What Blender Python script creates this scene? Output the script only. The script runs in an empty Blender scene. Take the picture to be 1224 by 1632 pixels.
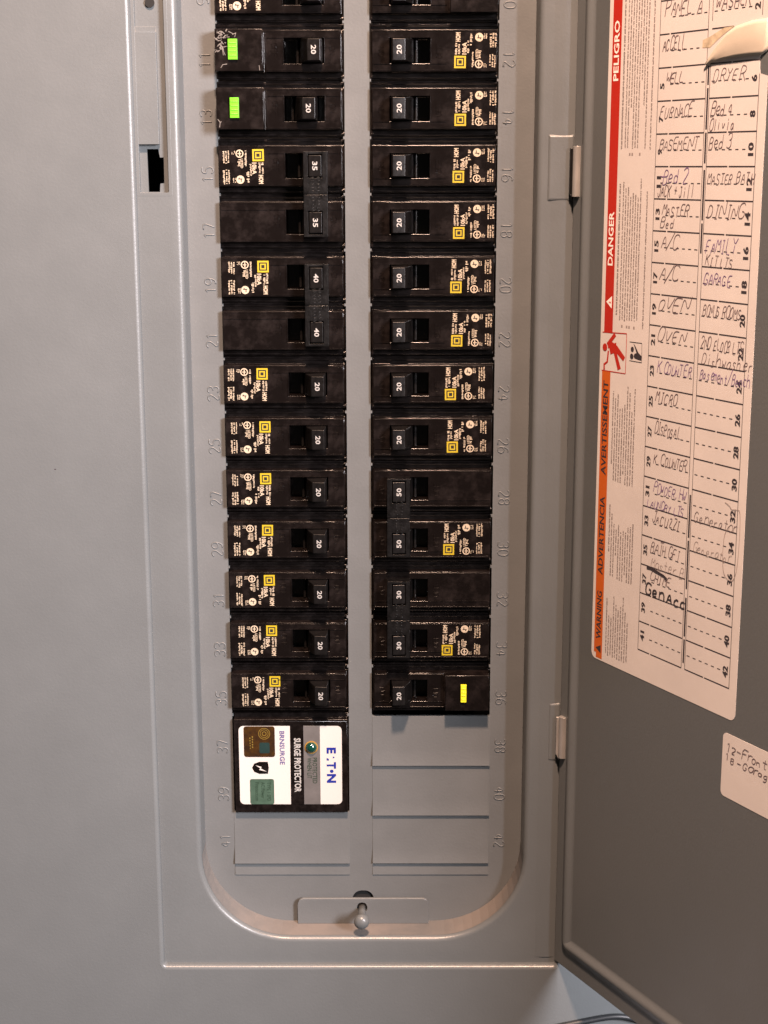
import bpy, bmesh, math, random
from mathutils import Vector, Matrix
random.seed(7)
S = 0.001                      # everything below is written in millimetres
sc = bpy.context.scene
COL = sc.collection
R = math.radians

# ------------------------------------------------------------------ camera
CAM = Vector((14.05, -731.13, -32.09)); FPX = 2451.2
TILT, ROLL, YAW = 0.2215135, -0.0017738, -0.0027670
_F = Vector((math.sin(YAW)*math.cos(TILT), math.cos(YAW)*math.cos(TILT), -math.sin(TILT)))
_R = _F.cross(Vector((0, 0, 1))).normalized(); _U = _R.cross(_F)
_R, _U = math.cos(ROLL)*_R + math.sin(ROLL)*_U, -math.sin(ROLL)*_R + math.cos(ROLL)*_U
cd = bpy.data.cameras.new('camera'); cam = bpy.data.objects.new('camera', cd); COL.objects.link(cam)
cd.sensor_fit = 'VERTICAL'; cd.sensor_height = 24; cd.lens = FPX/1632*24
cd.clip_start = 0.01; cd.clip_end = 50
m3 = Matrix((_R, _U, -_F)).transposed()
cam.matrix_world = Matrix.Translation(CAM*S) @ m3.to_4x4()
sc.camera = cam

# ------------------------------------------------------------------ light: two lamps of the room, dim room around
w = bpy.data.worlds.new('World'); sc.world = w; w.use_nodes = True
w.node_tree.nodes['Background'].inputs[0].default_value = (0.66, 0.58, 0.52, 1)
w.node_tree.nodes['Background'].inputs[1].default_value = 0.06
def area(name, loc, target, size, power, color):
    d = bpy.data.lights.new(name, 'AREA'); d.shape = 'DISK'; d.size = size; d.energy = power; d.color = color
    o = bpy.data.objects.new(name, d); COL.objects.link(o); o.location = Vector(loc)
    o.rotation_euler = (Vector(target)-Vector(loc)).to_track_quat('-Z', 'Y').to_euler(); return o
tgt = Vector((0.02, 0, -0.18))
area('ceiling_lamp', (0.04, -0.68, 0.80), tgt, 0.10, 45.5, (1.0, 0.65, 0.47))
area('side_lamp', tgt + Vector((0.77, -1.0, 0.38))*0.98, tgt, 0.38, 57, (1.0, 0.935, 0.975))
sc.view_settings.view_transform = 'Standard'; sc.view_settings.look = 'None'
sc.view_settings.exposure = 0; sc.view_settings.gamma = 1

# ------------------------------------------------------------------ picture-to-place conversion (mm)
def ray(px, py): return _F + _R*(px-612)/FPX - _U*(py-816)/FPX
def at(px, py, Y):
    d = ray(px, py); return CAM + d*((Y-CAM.y)/d.y)
TH = 0.49921; HX, HY = 98.0, -20.0
EU = Vector((math.sin(TH), -math.cos(TH), 0)); EN = Vector((-math.cos(TH), -math.sin(TH), 0))  # along the door, out of its inner face
def dp(u, z, h=0): return Vector((HX, HY, 0)) + EU*u + EN*h + Vector((0, 0, z))
def duv(px, py, h=0):
    d = ray(px, py); o = Vector((HX, HY, 0)) + EN*h
    P = CAM + d*(((o-CAM).dot(EN))/d.dot(EN)); q = P-o
    return q.dot(EU), P.z

# ------------------------------------------------------------------ materials
def mat(name, col, rough=0.5, metal=0.0, spec=0.5, bump=0.0, bscale=400, var=0.0, vscale=60, col2=None, dscale=None, damt=0.5, coat=0.0, emit=None):
    m = bpy.data.materials.new(name); m.use_nodes = True; nt = m.node_tree; b = nt.nodes['Principled BSDF']
    b.inputs['Base Color'].default_value = (*col, 1); b.inputs['Roughness'].default_value = rough
    b.inputs['Metallic'].default_value = metal; b.inputs['Specular IOR Level'].default_value = spec
    b.inputs['Coat Weight'].default_value = coat
    tc = nt.nodes.new('ShaderNodeTexCoord')
    if var or col2:
        n = nt.nodes.new('ShaderNodeTexNoise'); n.inputs['Scale'].default_value = dscale or vscale; n.inputs['Detail'].default_value = 8
        n.inputs['Roughness'].default_value = 0.65
        nt.links.new(tc.outputs['Object'], n.inputs['Vector'])
        r = nt.nodes.new('ShaderNodeValToRGB'); nt.links.new(n.outputs['Fac'], r.inputs['Fac'])
        if col2:
            r.color_ramp.elements[0].position = 1-damt-0.12; r.color_ramp.elements[1].position = 1-damt+0.12
            r.color_ramp.elements[0].color = (*col, 1); r.color_ramp.elements[1].color = (*col2, 1)
        else:
            r.color_ramp.elements[0].position = 0.3; r.color_ramp.elements[1].position = 0.7
            r.color_ramp.elements[0].color = (*[c*(1-var) for c in col], 1); r.color_ramp.elements[1].color = (*[min(1, c*(1+var)) for c in col], 1)
        nt.links.new(r.outputs['Color'], b.inputs['Base Color'])
        mr = nt.nodes.new('ShaderNodeMapRange'); mr.inputs['From Min'].default_value = .3; mr.inputs['From Max'].default_value = .7; mr.inputs['To Min'].default_value = rough*0.82; mr.inputs['To Max'].default_value = min(1, rough*1.25)
        nt.links.new(n.outputs['Fac'], mr.inputs['Value']); nt.links.new(mr.outputs['Result'], b.inputs['Roughness'])
    if bump:
        n2 = nt.nodes.new('ShaderNodeTexNoise'); n2.inputs['Scale'].default_value = bscale; n2.inputs['Detail'].default_value = 3
        nt.links.new(tc.outputs['Object'], n2.inputs['Vector'])
        bp = nt.nodes.new('ShaderNodeBump'); bp.inputs['Strength'].default_value = bump; bp.inputs['Distance'].default_value = 0.0003
        nt.links.new(n2.outputs['Fac'], bp.inputs['Height']); nt.links.new(bp.outputs['Normal'], b.inputs['Normal'])
    return m
PAINT = mat('grey_enamel', (0.094, 0.1035, 0.107), 0.36, bump=0.2, bscale=800, var=0.03, vscale=25)
PAINT2 = mat('grey_enamel_plate', (0.100, 0.108, 0.111), 0.42, bump=0.2, bscale=800, var=0.03, vscale=40)
BLACK = mat('black_breaker_plastic', (0.0038, 0.0028, 0.0026), 0.2, spec=0.45, bump=0.25, bscale=220, col2=(0.011, 0.0085, 0.008), dscale=170, damt=0.42)
BLACK2 = mat('black_handle_plastic', (0.005, 0.0046, 0.0046), 0.3, spec=0.35, bump=0.08, bscale=2500, var=0.3, vscale=300)
TIE = mat('handle_tie_plastic', (0.0036, 0.0034, 0.0034), 0.32, spec=0.38, bump=0.35, bscale=900, var=0.45, vscale=260)
DARK = mat('dark_void', (0.004, 0.004, 0.004), 0.9)
CREAM = mat('cream_print', (0.38, 0.32, 0.235), 0.6)
YELLOW = mat('yellow_print', (0.34, 0.26, 0.004), 0.55)
WHITE = mat('white_print', (0.30, 0.30, 0.29), 0.6)
SCUFF = mat('scuffed_plastic', (0.11, 0.10, 0.09), 0.7, var=0.4, vscale=500)
GREEN = mat('green_button_plastic', (0.11, 0.44, 0.015), 0.4)
LEMON = mat('yellow_button_plastic', (0.62, 0.62, 0.02), 0.4)
STICK = mat('white_sticker', (0.86, 0.84, 0.80), 0.45)
STICK2 = mat('surge_sticker', (0.44, 0.43, 0.41), 0.45)
BLUE = mat('blue_print', (0.006, 0.014, 0.18), 0.5)
LILAC = mat('lilac_print', (0.07, 0.055, 0.17), 0.5)
SILVER = mat('silver_foil', (0.115, 0.11, 0.108), 0.4, metal=0.2, var=0.15, vscale=80)
GTXT = mat('green_print', (0.01, 0.025, 0.012), 0.5)
HOLO = mat('bronze_foil', (0.055, 0.026, 0.006), 0.35, metal=0.3, col2=(0.022, 0.01, 0.004), dscale=260, damt=0.5)
GOLD = mat('gold_foil', (0.22, 0.15, 0.03), 0.4, metal=0.4)
TEAL = mat('teal_foil', (0.012, 0.032, 0.03), 0.4, metal=0.3, var=0.2)
SAGE = mat('sage_foil', (0.045, 0.085, 0.06), 0.45, metal=0.2, var=0.25, vscale=150)
LED = mat('dark_green_lens', (0.004, 0.035, 0.025), 0.08, coat=1.0)
AMBER = mat('amber_ring', (0.28, 0.16, 0.03), 0.4)
PAPER = mat('label_paper', (0.60, 0.57, 0.555), 0.62, bump=0.5, bscale=45, var=0.035, vscale=30)
BACK = mat('label_back', (0.50, 0.45, 0.37), 0.55, bump=0.3, bscale=120, var=0.06, vscale=60)
GLUE = mat('torn_residue', (0.50, 0.42, 0.30), 0.7, var=0.3, vscale=300)
RED = mat('red_print', (0.40, 0.016, 0.006), 0.5)
ORANGE = mat('orange_print', (0.50, 0.10, 0.008), 0.5)
INK = mat('black_ink', (0.03, 0.024, 0.03), 0.6)
INKT = mat('fine_print_ink', (0.28, 0.24, 0.23), 0.7)
PEN = mat('ballpoint_ink', (0.13, 0.09, 0.10), 0.6, var=0.5, vscale=700)
PENP = mat('purple_pen_ink', (0.16, 0.09, 0.24), 0.6, var=0.5, vscale=700)
PENC = mat('pencil_grey', (0.27, 0.22, 0.21), 0.7, var=0.3, vscale=900)
STEEL = mat('zinc_steel', (0.42, 0.41, 0.395), 0.33, metal=0.6, var=0.1)
WALLM = mat('painted_wall', (0.42, 0.42, 0.43), 0.8, bump=0.4, bscale=120, var=0.08)
CABLE = mat('grey_cable_jacket', (0.012, 0.014, 0.016), 0.45, var=0.2)

# ------------------------------------------------------------------ mesh helpers (all mm)
class MB:
    def __init__(s): s.v = []; s.f = []; s.m = []
    def face(s, pts, mi=0):
        i = len(s.v); s.v += [Vector(p) for p in pts]; s.f.append(tuple(range(i, i+len(pts)))); s.m.append(mi)
    def add(s, verts, faces, mi=0):
        i = len(s.v); s.v += [Vector(p) for p in verts]
        for f in faces: s.f.append(tuple(i+k for k in f)); s.m.append(mi)
    def box(s, x0, x1, y0, y1, z0, z1, mi=0, taper=0, tz=None):
        """y1 is the far side, y0 the near side; the near side shrinks by taper"""
        t = taper; q = taper if tz is None else tz
        V = [(x0+t, y0, z0+q), (x1-t, y0, z0+q), (x1-t, y0, z1-q), (x0+t, y0, z1-q), (x0, y1, z0), (x1, y1, z0), (x1, y1, z1), (x0, y1, z1)]
        s.add(V, [(0, 1, 2, 3), (5, 4, 7, 6), (4, 5, 1, 0), (3, 2, 6, 7), (4, 0, 3, 7), (1, 5, 6, 2)], mi)
    def prism(s, poly, axis_fn, a, b, mi=0):
        """poly: list of 2-D points; axis_fn(p, t) -> 3-D point"""
        n = len(poly); V = [axis_fn(p, a) for p in poly] + [axis_fn(p, b) for p in poly]
        F = [tuple(range(n)), tuple(range(2*n-1, n-1, -1))] + [(i, i+n, (i+1) % n+n, (i+1) % n) for i in range(n)]
        s.add(V, F, mi)
    def build(s, name, mats, parent=None, bevel=0, seg=2, smooth=False, weld=True, ang=30, loc=None, rot=None):
        me = bpy.data.meshes.new(name); me.from_pydata([v*S for v in s.v], [], s.f)
        if not isinstance(mats, (list, tuple)): mats = [mats]
        for m in mats: me.materials.append(m)
        for p, mi in zip(me.polygons, s.m): p.material_index = mi
        bm = bmesh.new(); bm.from_mesh(me)
        if weld: bmesh.ops.remove_doubles(bm, verts=bm.verts, dist=2e-6)
        if weld: bmesh.ops.recalc_face_normals(bm, faces=bm.faces)
        bm.to_mesh(me); bm.free()
        o = bpy.data.objects.new(name, me); COL.objects.link(o)
        if parent: o.parent = parent
        if bevel:
            b = o.modifiers.new('bevel', 'BEVEL'); b.width = bevel*S; b.segments = seg; b.limit_method = 'ANGLE'; b.angle_limit = R(ang); b.harden_normals = False
            for p in me.polygons: p.use_smooth = True
            wn = o.modifiers.new('wn', 'WEIGHTED_NORMAL'); wn.keep_sharp = True
        elif smooth:
            for p in me.polygons: p.use_smooth = True
        if loc is not None: o.location = Vector(loc)*S
        if rot is not None: o.rotation_euler = rot
        return o
def tag(o, label=None, cat=None, group=None, kind=None):
    if label: o['label'] = label
    if cat: o['category'] = cat
    if group: o['group'] = group
    if kind: o['kind'] = kind
    return o
def empty(name, loc=(0, 0, 0), rot=None, parent=None):
    o = bpy.data.objects.new(name, None); COL.objects.link(o); o.location = Vector(loc)*S; o.empty_display_size = 0.01
    if rot: o.rotation_euler = rot
    if parent: o.parent = parent
    return o
def stepped(xs, zs, depth, floor, mi=0, mb=None):
    """a block whose front (towards -y) steps from cell to cell: depth[j][i] is y of the cell front (None = empty)"""
    mb = mb or MB(); nx, nz = len(xs)-1, len(zs)-1
    g = lambda i, j: depth[j][i] if 0 <= i < nx and 0 <= j < nz and depth[j][i] is not None else floor
    for j in range(nz):
        for i in range(nx):
            d = depth[j][i]
            if d is None: continue
            mb.face([(xs[i], d, zs[j]), (xs[i+1], d, zs[j]), (xs[i+1], d, zs[j+1]), (xs[i], d, zs[j+1])], mi)
    for j in range(nz):
        for i in range(nx+1):
            a, b = g(i-1, j), g(i, j)
            if a != b: mb.face([(xs[i], a, zs[j]), (xs[i], b, zs[j]), (xs[i], b, zs[j+1]), (xs[i], a, zs[j+1])], mi)
    for j in range(nz+1):
        for i in range(nx):
            a, b = g(i, j-1), g(i, j)
            if a != b: mb.face([(xs[i], a, zs[j]), (xs[i+1], a, zs[j]), (xs[i+1], b, zs[j]), (xs[i], b, zs[j])], mi)
    return mb
def rrect(x0, x1, z0, z1, r, n=10):
    P = []
    for cx, cz, a0 in ((x1-r, z1-r, 0), (x0+r, z1-r, 90), (x0+r, z0+r, 180), (x1-r, z0+r, 270)):
        for k in range(n+1):
            a = R(a0+90*k/n); P.append((cx+r*math.cos(a), cz+r*math.sin(a)))
    return P
def sheet(outline, holes, y, mb, mi=0, thick=0):
    """flat sheet at depth y with holes; optional thickness going back"""
    cu = bpy.data.curves.new('tmp', 'CURVE'); cu.dimensions = '2D'; cu.fill_mode = 'BOTH'
    for poly in [outline]+holes:
        sp = cu.splines.new('POLY'); sp.points.add(len(poly)-1); sp.use_cyclic_u = True
        for q, (x, z) in zip(sp.points, poly): q.co = (x, z, 0, 1)
    o = bpy.data.objects.new('tmp', cu); me = bpy.data.meshes.new_from_object(o)
    mb.add([(v.co.x, y, v.co.y) for v in me.vertices], [tuple(p.vertices) for p in me.polygons], mi)
    if thick:
        for poly in [outline]+holes:
            n = len(poly)
            for i in range(n):
                a, b = poly[i], poly[(i+1) % n]
                mb.face([(a[0], y, a[1]), (b[0], y, b[1]), (b[0], y+thick, b[1]), (a[0], y+thick, a[1])], mi)
    bpy.data.objects.remove(o); bpy.data.meshes.remove(me); bpy.data.curves.remove(cu)
def sweep(profile, x0, x1, z0, z1, r, mb, mi=0, n=14):
    """profile [(offset outward, y)] swept round a rounded rectangle"""
    loops = [[(p[0], y, p[1]) for p in rrect(x0-o, x1+o, z0-o, z1+o, max(r+o, 0.05), n)] for o, y in profile]
    for A, B in zip(loops, loops[1:]):
        m = len(A)
        for i in range(m): mb.face([A[i], A[(i+1) % m], B[(i+1) % m], B[i]], mi)
_tc = {}
def text_geo(s, bold=0.0):
    key = (s, bold)
    if key not in _tc:
        cu = bpy.data.curves.new('t', 'FONT'); cu.body = s; cu.size = 1; cu.resolution_u = 2; cu.offset = bold; cu.fill_mode = 'FRONT'
        o = bpy.data.objects.new('t', cu); me = bpy.data.meshes.new_from_object(o)
        V = [(v.co.x, v.co.y) for v in me.vertices]; F = [tuple(p.vertices) for p in me.polygons]
        x0 = min(v[0] for v in V); x1 = max(v[0] for v in V); y0 = min(v[1] for v in V); y1 = max(v[1] for v in V)
        _tc[key] = ([((a-x0)/(x1-x0), (b-y0)/(y1-y0)) for a, b in V], F)
        bpy.data.objects.remove(o); bpy.data.meshes.remove(me); bpy.data.curves.remove(cu)
    return _tc[key]
def put_text(mb, s, fn, mi=0, bold=0.0):
    """fn(a, b) maps the unit box of the word to a 3-D point"""
    V, F = text_geo(s, bold); mb.add([fn(a, b) for a, b in V], F, mi)

# single-stroke letters on a 4 x 6 grid, for handwriting and the stamped numerals
G = {}
for line in '''A:0,0 2,6 4,0;1,2 3,2|B:0,0 0,6 3,6 4,4.7 3,3.2 0,3.2;3,3.2 4,1.8 3,0 0,0|C:4,5 3,6 1,6 0,4.5 0,1.5 1,0 3,0 4,1|D:0,0 0,6 2.5,6 4,4.5 4,1.5 2.5,0 0,0|E:4,6 0,6 0,0 4,0;0,3 3,3
F:4,6 0,6 0,0;0,3.2 3,3.2|G:4,5 3,6 1,6 0,4.5 0,1.5 1,0 3,0 4,1.2 4,2.7 2.3,2.7|H:0,0 0,6;4,0 4,6;0,3 4,3|I:1,6 3,6;2,6 2,0;1,0 3,0|J:1,6 4,6;3,6 3,1.2 2,0 .6,.3 0,1.5|K:0,0 0,6;4,6 0,2.6;1.2,3.6 4,0
L:0,6 0,0 3.6,0|M:0,0 .4,6 2,2 3.6,6 4,0|N:0,0 0,6 4,0 4,6|O:1,0 0,1.5 0,4.5 1,6 3,6 4,4.5 4,1.5 3,0 1,0|P:0,0 0,6 3,6 4,4.6 3,3 0,3|Q:1,0 0,1.5 0,4.5 1,6 3,6 4,4.5 4,1.5 3,0 1,0;2.5,1.5 4.2,-.4|R:0,0 0,6 3,6 4,4.6 3,3 0,3;1.8,3 4,0
S:4,5.2 3,6 1,6 0,5 .5,3.5 3.4,2.6 4,1.2 3,0 1,0 0,.8|T:0,6 4,6;2,6 2,0|U:0,6 0,1.5 1,0 3,0 4,1.5 4,6|V:0,6 2,0 4,6|W:0,6 1,0 2,4 3,0 4,6|X:0,0 4,6;0,6 4,0|Y:0,6 2,3 4,6;2,3 1.4,0|Z:0,6 4,6 0,0 4,0
0:1,0 0,1.5 0,4.5 1,6 3,6 4,4.5 4,1.5 3,0 1,0|1:1,4.8 2.2,6 2.2,0|2:0,5 1,6 3,6 4,4.8 3.6,3.4 0,0 4,0|3:0,5.4 1,6 3,6 4,4.7 3,3.2 1.6,3.2;3,3.2 4,1.6 3,0 1,0 0,.7|4:3,0 3,6 0,1.8 4,1.8|5:4,6 .5,6 .2,3.4 2.6,3.8 4,2.4 3.8,.8 2.6,0 .8,0 0,.8
6:3.6,5.6 2.4,6 1,5 0,3 0,1.2 1,0 3,0 4,1.2 4,2.4 3,3.4 1,3.4 0,2|7:0,6 4,6 1.4,0|8:1,3.2 0,4.6 1,6 3,6 4,4.6 3,3.2 1,3.2 0,1.6 1,0 3,0 4,1.6 3,3.2|9:.6,.3 2,0 3.4,1.4 4,3.6 4,4.8 3,6 1,6 0,4.8 0,3.6 1,2.7 3,2.7 4,4
a:3.6,3.4 1.4,3.8 .2,2.4 .2,1 1.2,0 2.6,.4 3.6,2 3.6,3.4 3.6,.4 4.2,0|b:0,6 0,0 2.4,0 3.8,1.4 3.4,3.2 1.8,3.6 0,2.4|c:3.6,3.2 2,3.8 .4,2.6 .4,1 1.8,0 3.6,.6|d:3.8,6 3.8,0;3.8,2.6 2,3.6 .4,2.6 .4,1 1.8,0 3.8,1|e:.4,1.8 3.6,2 3.2,3.4 1.6,3.8 .4,2.6 .4,1 1.8,0 3.6,.6
f:3.6,5.6 2.4,6 1.6,5 1.6,0;.4,3.4 3.2,3.4|g:3.6,3.4 1.6,3.8 .4,2.6 .6,1.2 2,.6 3.6,2;3.6,3.6 3.4,-1 2,-2 .4,-1.4|h:0,6 0,0;0,2.4 1.8,3.8 3.4,3 3.6,0|i:2,3.6 2,0;2,5 2,5.5|l:2,6 2,0|m:0,0 0,3.6;0,2.6 1,3.6 2,2.8 2,0;2,2.8 3,3.6 4,2.8 4,0|n:.2,0 .2,3.6;.2,2.4 2,3.8 3.6,2.8 3.8,0
o:1.4,0 .2,1.2 .4,3 2,3.8 3.6,2.8 3.6,1 2.4,0 1.4,0|r:.6,0 .6,3.6;.6,2.2 2,3.6 3.6,3.4|s:3.4,3.2 1.6,3.8 .6,2.8 3,1.6 3,.5 1.4,0 .2,.6|t:1.8,5.6 1.8,.6 3.4,0;.2,3.8 3.6,3.8|u:.2,3.6 .4,.6 1.6,0 3.4,1;3.6,3.6 3.6,0|v:.2,3.6 1.8,0 3.6,3.6|w:0,3.6 1,0 2,2.8 3,0 4,3.6|y:.2,3.6 1.8,.6;3.6,3.6 .8,-2|k:0,6 0,0;3,3.6 0,1.4;1.2,2.2 3.4,0
/:0,-.6 4,6.6|-:.4,2.8 3.6,2.8|+:.4,3 3.6,3;2,4.6 2,1.2|,:2,.4 1.4,-1.2|.:1.8,0 2.2,.3|':2,6 2,5|(:3,7 1.6,5 1.6,1 3,-1|):1,7 2.4,5 2.4,1 1,-1'''.split('\n'):
    for it in line.split('|'):
        k, v = it[0], it[2:]
        G[k] = [[tuple(float(c) for c in p.split(',')) for p in st.split()] for st in v.split(';')]
G[' '] = []
def strokes(s, jit=0.0, slant=0.0, adv=5.2):
    """polylines in units where a capital is 6 high; returns (polylines, width)"""
    out = []; x = 0
    for ch in s:
        sc_ = 1+random.uniform(-jit, jit)*0.5; dy = random.uniform(-jit, jit)*1.6; dr = random.uniform(-jit, jit)
        for st in G.get(ch, []):
            pl = []
            for a, b in st:
                a2, b2 = a*sc_, b*sc_+dy
                pl.append((x+a2+slant*b2+random.uniform(-jit, jit)*.6+dr*b2*.15, b2+random.uniform(-jit, jit)*.6))
            out.append(pl)
        x += (adv if ch != ' ' else adv*.7)*(1+random.uniform(-jit, jit)*.4)
    return out, x-(adv-4)
def smooth_poly(pl, it=1):
    for _ in range(it):
        if len(pl) < 3: return pl
        q = [pl[0]]
        for a, b in zip(pl, pl[1:]):
            q += [(a[0]*.75+b[0]*.25, a[1]*.75+b[1]*.25), (a[0]*.25+b[0]*.75, a[1]*.25+b[1]*.75)]
        q.append(pl[-1]); pl = q
    return pl
_lay = [0]
def ribbon(mb, pl, w_, fn, mi=0, step=0.0012):
    """a flat pen stroke of width w_ in the plane; fn(a, b, h) -> 3-D; every stroke gets its own tiny height"""
    _lay[0] = (_lay[0]+1) % 40; h = _lay[0]*step
    n = len(pl)
    L = []; Rr = []
    for i, p in enumerate(pl):
        a = pl[max(0, i-1)]; b = pl[min(n-1, i+1)]; dx, dy = b[0]-a[0], b[1]-a[1]; l = math.hypot(dx, dy) or 1
        ww = w_*0.5*random.uniform(.85, 1.15); nx, ny = -dy/l*ww, dx/l*ww
        L.append(fn(p[0]+nx, p[1]+ny, h)); Rr.append(fn(p[0]-nx, p[1]-ny, h))
    for i in range(n-1): mb.face([L[i], L[i+1], Rr[i+1], Rr[i]], mi)
def tube(mb, pts, r, mi=0, k=8, squash=None):
    rings = []
    n = len(pts)
    for i, p in enumerate(pts):
        p = Vector(p); t = (Vector(pts[min(n-1, i+1)])-Vector(pts[max(0, i-1)])).normalized()
        s1 = t.cross(Vector((0, 1, 0)));
        if s1.length < .01: s1 = t.cross(Vector((0, 0, 1)))
        s1.normalize(); s2 = t.cross(s1)
        rr = r[i] if isinstance(r, (list, tuple)) else r
        rings.append([p+(s1*math.cos(a)+s2*math.sin(a)*(squash or 1))*rr for a in [2*math.pi*j/k for j in range(k)]])
    i0 = len(mb.v)
    for rg in rings: mb.v += rg
    for i in range(n-1):
        for j in range(k):
            mb.f.append((i0+i*k+j, i0+i*k+(j+1) % k, i0+(i+1)*k+(j+1) % k, i0+(i+1)*k+j)); mb.m.append(mi)
    mb.f.append(tuple(i0+j for j in range(k))); mb.m.append(mi); mb.f.append(tuple(i0+(n-1)*k+j for j in reversed(range(k)))); mb.m.append(mi)

# ------------------------------------------------------------------ setting: the wall round the flange
mb = MB(); sheet([(-900, -900), (900, -900), (900, 800), (-900, 800)], [rrect(-240, 168, -505, 330, 2, 2)], -10, mb)
tag(mb.build('wall', WALLM), kind='structure')

# ------------------------------------------------------------------ the panel: enclosure, cover, dead front, latch, hinges, door
panel = tag(empty('electrical_panel', (0, 0, -520)), 'grey steel electrical panel with its door swung open to the right', 'electrical panel')
panel.location = (0, 0, 0)
mb = MB()
mb.box(-172, 160, 8, 95, -480, 300); mb.f.pop(0); mb.m.pop(0)
mb.build('enclosure', DARK, panel)
TOPZ = 250
LX0, LX1, LZ0 = -79.6, 81.6, -413.7       # recess walls
SX0, SX1, SZ0 = -99.6, 98.6, -427.4       # door seat step
mb = MB()
# flange with its step down to the door seat
sheet([(-250, -515), (178, -515), (178, 340), (-250, 340)], [rrect(SX0-2.2, SX1+2.2, SZ0-2.2, TOPZ+18.2, 3.7, 6)], -21.6, mb)
prof = [(0.2, -18.0), (0.25, -19.4)] + [(0.25+1.95*(1-math.cos(R(a))), -19.65-1.95*math.sin(R(a))) for a in (0, 22, 45, 68, 90)]
sweep(prof, SX0, SX1, SZ0, TOPZ+16, 1.6, mb, n=6)
for a, b in (((-250, -515), (178, -515)), ((178, -515), (178, 340)), ((178, 340), (-250, 340)), ((-250, 340), (-250, -515))):
    mb.face([(a[0], -21.6, a[1]), (b[0], -21.6, b[1]), (b[0], -10.2, b[1]), (a[0], -10.2, a[1])])
# seat ledge with openings for the recess, the catch plate and its slot
cx0, cx1, cz0 = at(221.5, 300, -18).x, at(266, 200, -18).x, at(250, 307, -18).z
sheet(rrect(SX0-0.2, SX1+0.2, SZ0-0.2, TOPZ+16.2, 1.8, 6), [rrect(LX0-2.6, LX1+2.6, LZ0-2.6, TOPZ+2.6, 46.6, 14), rrect(cx0, cx1, cz0, TOPZ-30, 0.6, 2)], -18, mb)
lip = [(0, 0.3), (0, -15.2)] + [(2.6*(1-math.cos(R(a))), -15.4-2.6*math.sin(R(a))) for a in (0, 18, 36, 54, 72, 90)]
sweep(lip, LX0, LX1, LZ0, TOPZ, 44, mb, n=14)
# rounded swell along the hinge side, broken at the two hinges
prev = None
for k in range(11):
    t = k/10; cur = [(88.2+10.1*t, -18.02-0.35*math.sin(t*math.pi), zq) for zq in (TOPZ, SZ0+3)]
    if prev: mb.face([prev[0], cur[0], cur[1], prev[1]])
    prev = cur
cover = mb.build('cover', PAINT, panel, smooth=True)
ns = cover.modifiers.new('split', 'EDGE_SPLIT'); ns.split_angle = R(32)
tag(cover, 'smooth grey painted steel trim with stepped rim')
# dust on the foot of the recess, its colour lightened to paint in lamplight
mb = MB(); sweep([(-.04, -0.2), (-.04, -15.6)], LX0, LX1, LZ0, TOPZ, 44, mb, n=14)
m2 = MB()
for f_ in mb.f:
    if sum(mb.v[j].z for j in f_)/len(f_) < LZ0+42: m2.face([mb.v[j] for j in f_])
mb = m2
mb.build('lit_dust_film', mat('dust_with_lip_light', (0.104, 0.103, 0.101), 0.6, spec=.35, col2=(0.150, 0.136, 0.126), dscale=22, damt=.5), panel)
# catch plate on the latch side: sunk steps and the black slot
X = lambda px, py=200: at(px, py, -17).x
Z = lambda py: at(240, py, -17).z
D_, F_ = -14.9, -18.05; xr = X(251, 140)
sx = [cx0-1.3, cx0+.5, xr, cx1, cx1+1.6]
sz = [cz0-1.6, cz0, Z(230), Z(51), Z(42), TOPZ-30]
rows = [[F_, F_, F_, F_], [F_, None, None, F_], [F_, -17.8, None, F_], [F_, -16.2, None, F_], [F_, None, None, F_]]
mb = stepped(sx, sz, rows, -12)
cp = mb.build('catch_plate', PAINT, panel, bevel=.85, seg=4)
mb = MB()
slot_ = [(X(x, y), Z(y)) for x, y in ((233, 237.5), (251, 237.5), (254, 251), (260, 251), (261, 292), (254.6, 292.7), (254, 306), (236, 306))]
sheet([(cx0-.5, cz0-.5), (cx1+.5, cz0-.5), (cx1+.5, TOPZ-31), (cx0-.5, TOPZ-31)], [slot_], D_, mb, thick=1.2)
mb.build('catch_slot_plate', PAINT, panel)
mb = MB(); q = at(238.5, 4, -15.6)
tube(mb, [(q.x, -15.9, q.z), (q.x, -15.2, q.z)], 2.1, k=20); mb.build('screw_hole', DARK, panel)
mb = MB(); q = at(88, 748, -21.6); mb.prism([(q.x+.5*math.cos(a), q.z+.3*math.sin(a)) for a in (0, 1, 2.2, 3, 4, 5.3)], lambda p, t: (p[0], t, p[1]), -21.61, -21.64)
mb.build('paint_chip', INK, panel)

# dead front
WL = (-64.5, -5.8); WR = (5.7, 64.9); ZR0 = -301.8; ZL0 = -353.4
kz = [at(690, y, 0).z for y in (1222, 1301, 1377, 1393)]
mb = MB()
sheet(rrect(LX0, LX1, LZ0, TOPZ, 44, 14), [rrect(WL[0], WL[1], ZL0, TOPZ-30, .8, 3), rrect(WR[0], WR[1], ZR0, TOPZ-30, .8, 3), rrect(-4.6, 6.4, -406.6, -396.8, 4.8, 8)], 0, mb, thick=1.5)
for k in range(-5, 13):
    z = 6.1-25.6*k
    for x in ((WL[0], 1), (WL[1], -1), (WR[0], 1), (WR[1], -1)):
        if x[0] < 0 or k < 12: mb.box(min(x[0], x[0]+x[1]*.7), max(x[0], x[0]+x[1]*.7), -0.15, 1, z-.6, z+.6)
dead = mb.build('dead_front', PAINT2, panel, smooth=False)
mb = MB(); sheet(rrect(-4.6, 6.4, -407.2, -396.2, 5, 8), [], 1.6, mb); mb.build('latch_opening', DARK, panel)
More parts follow.
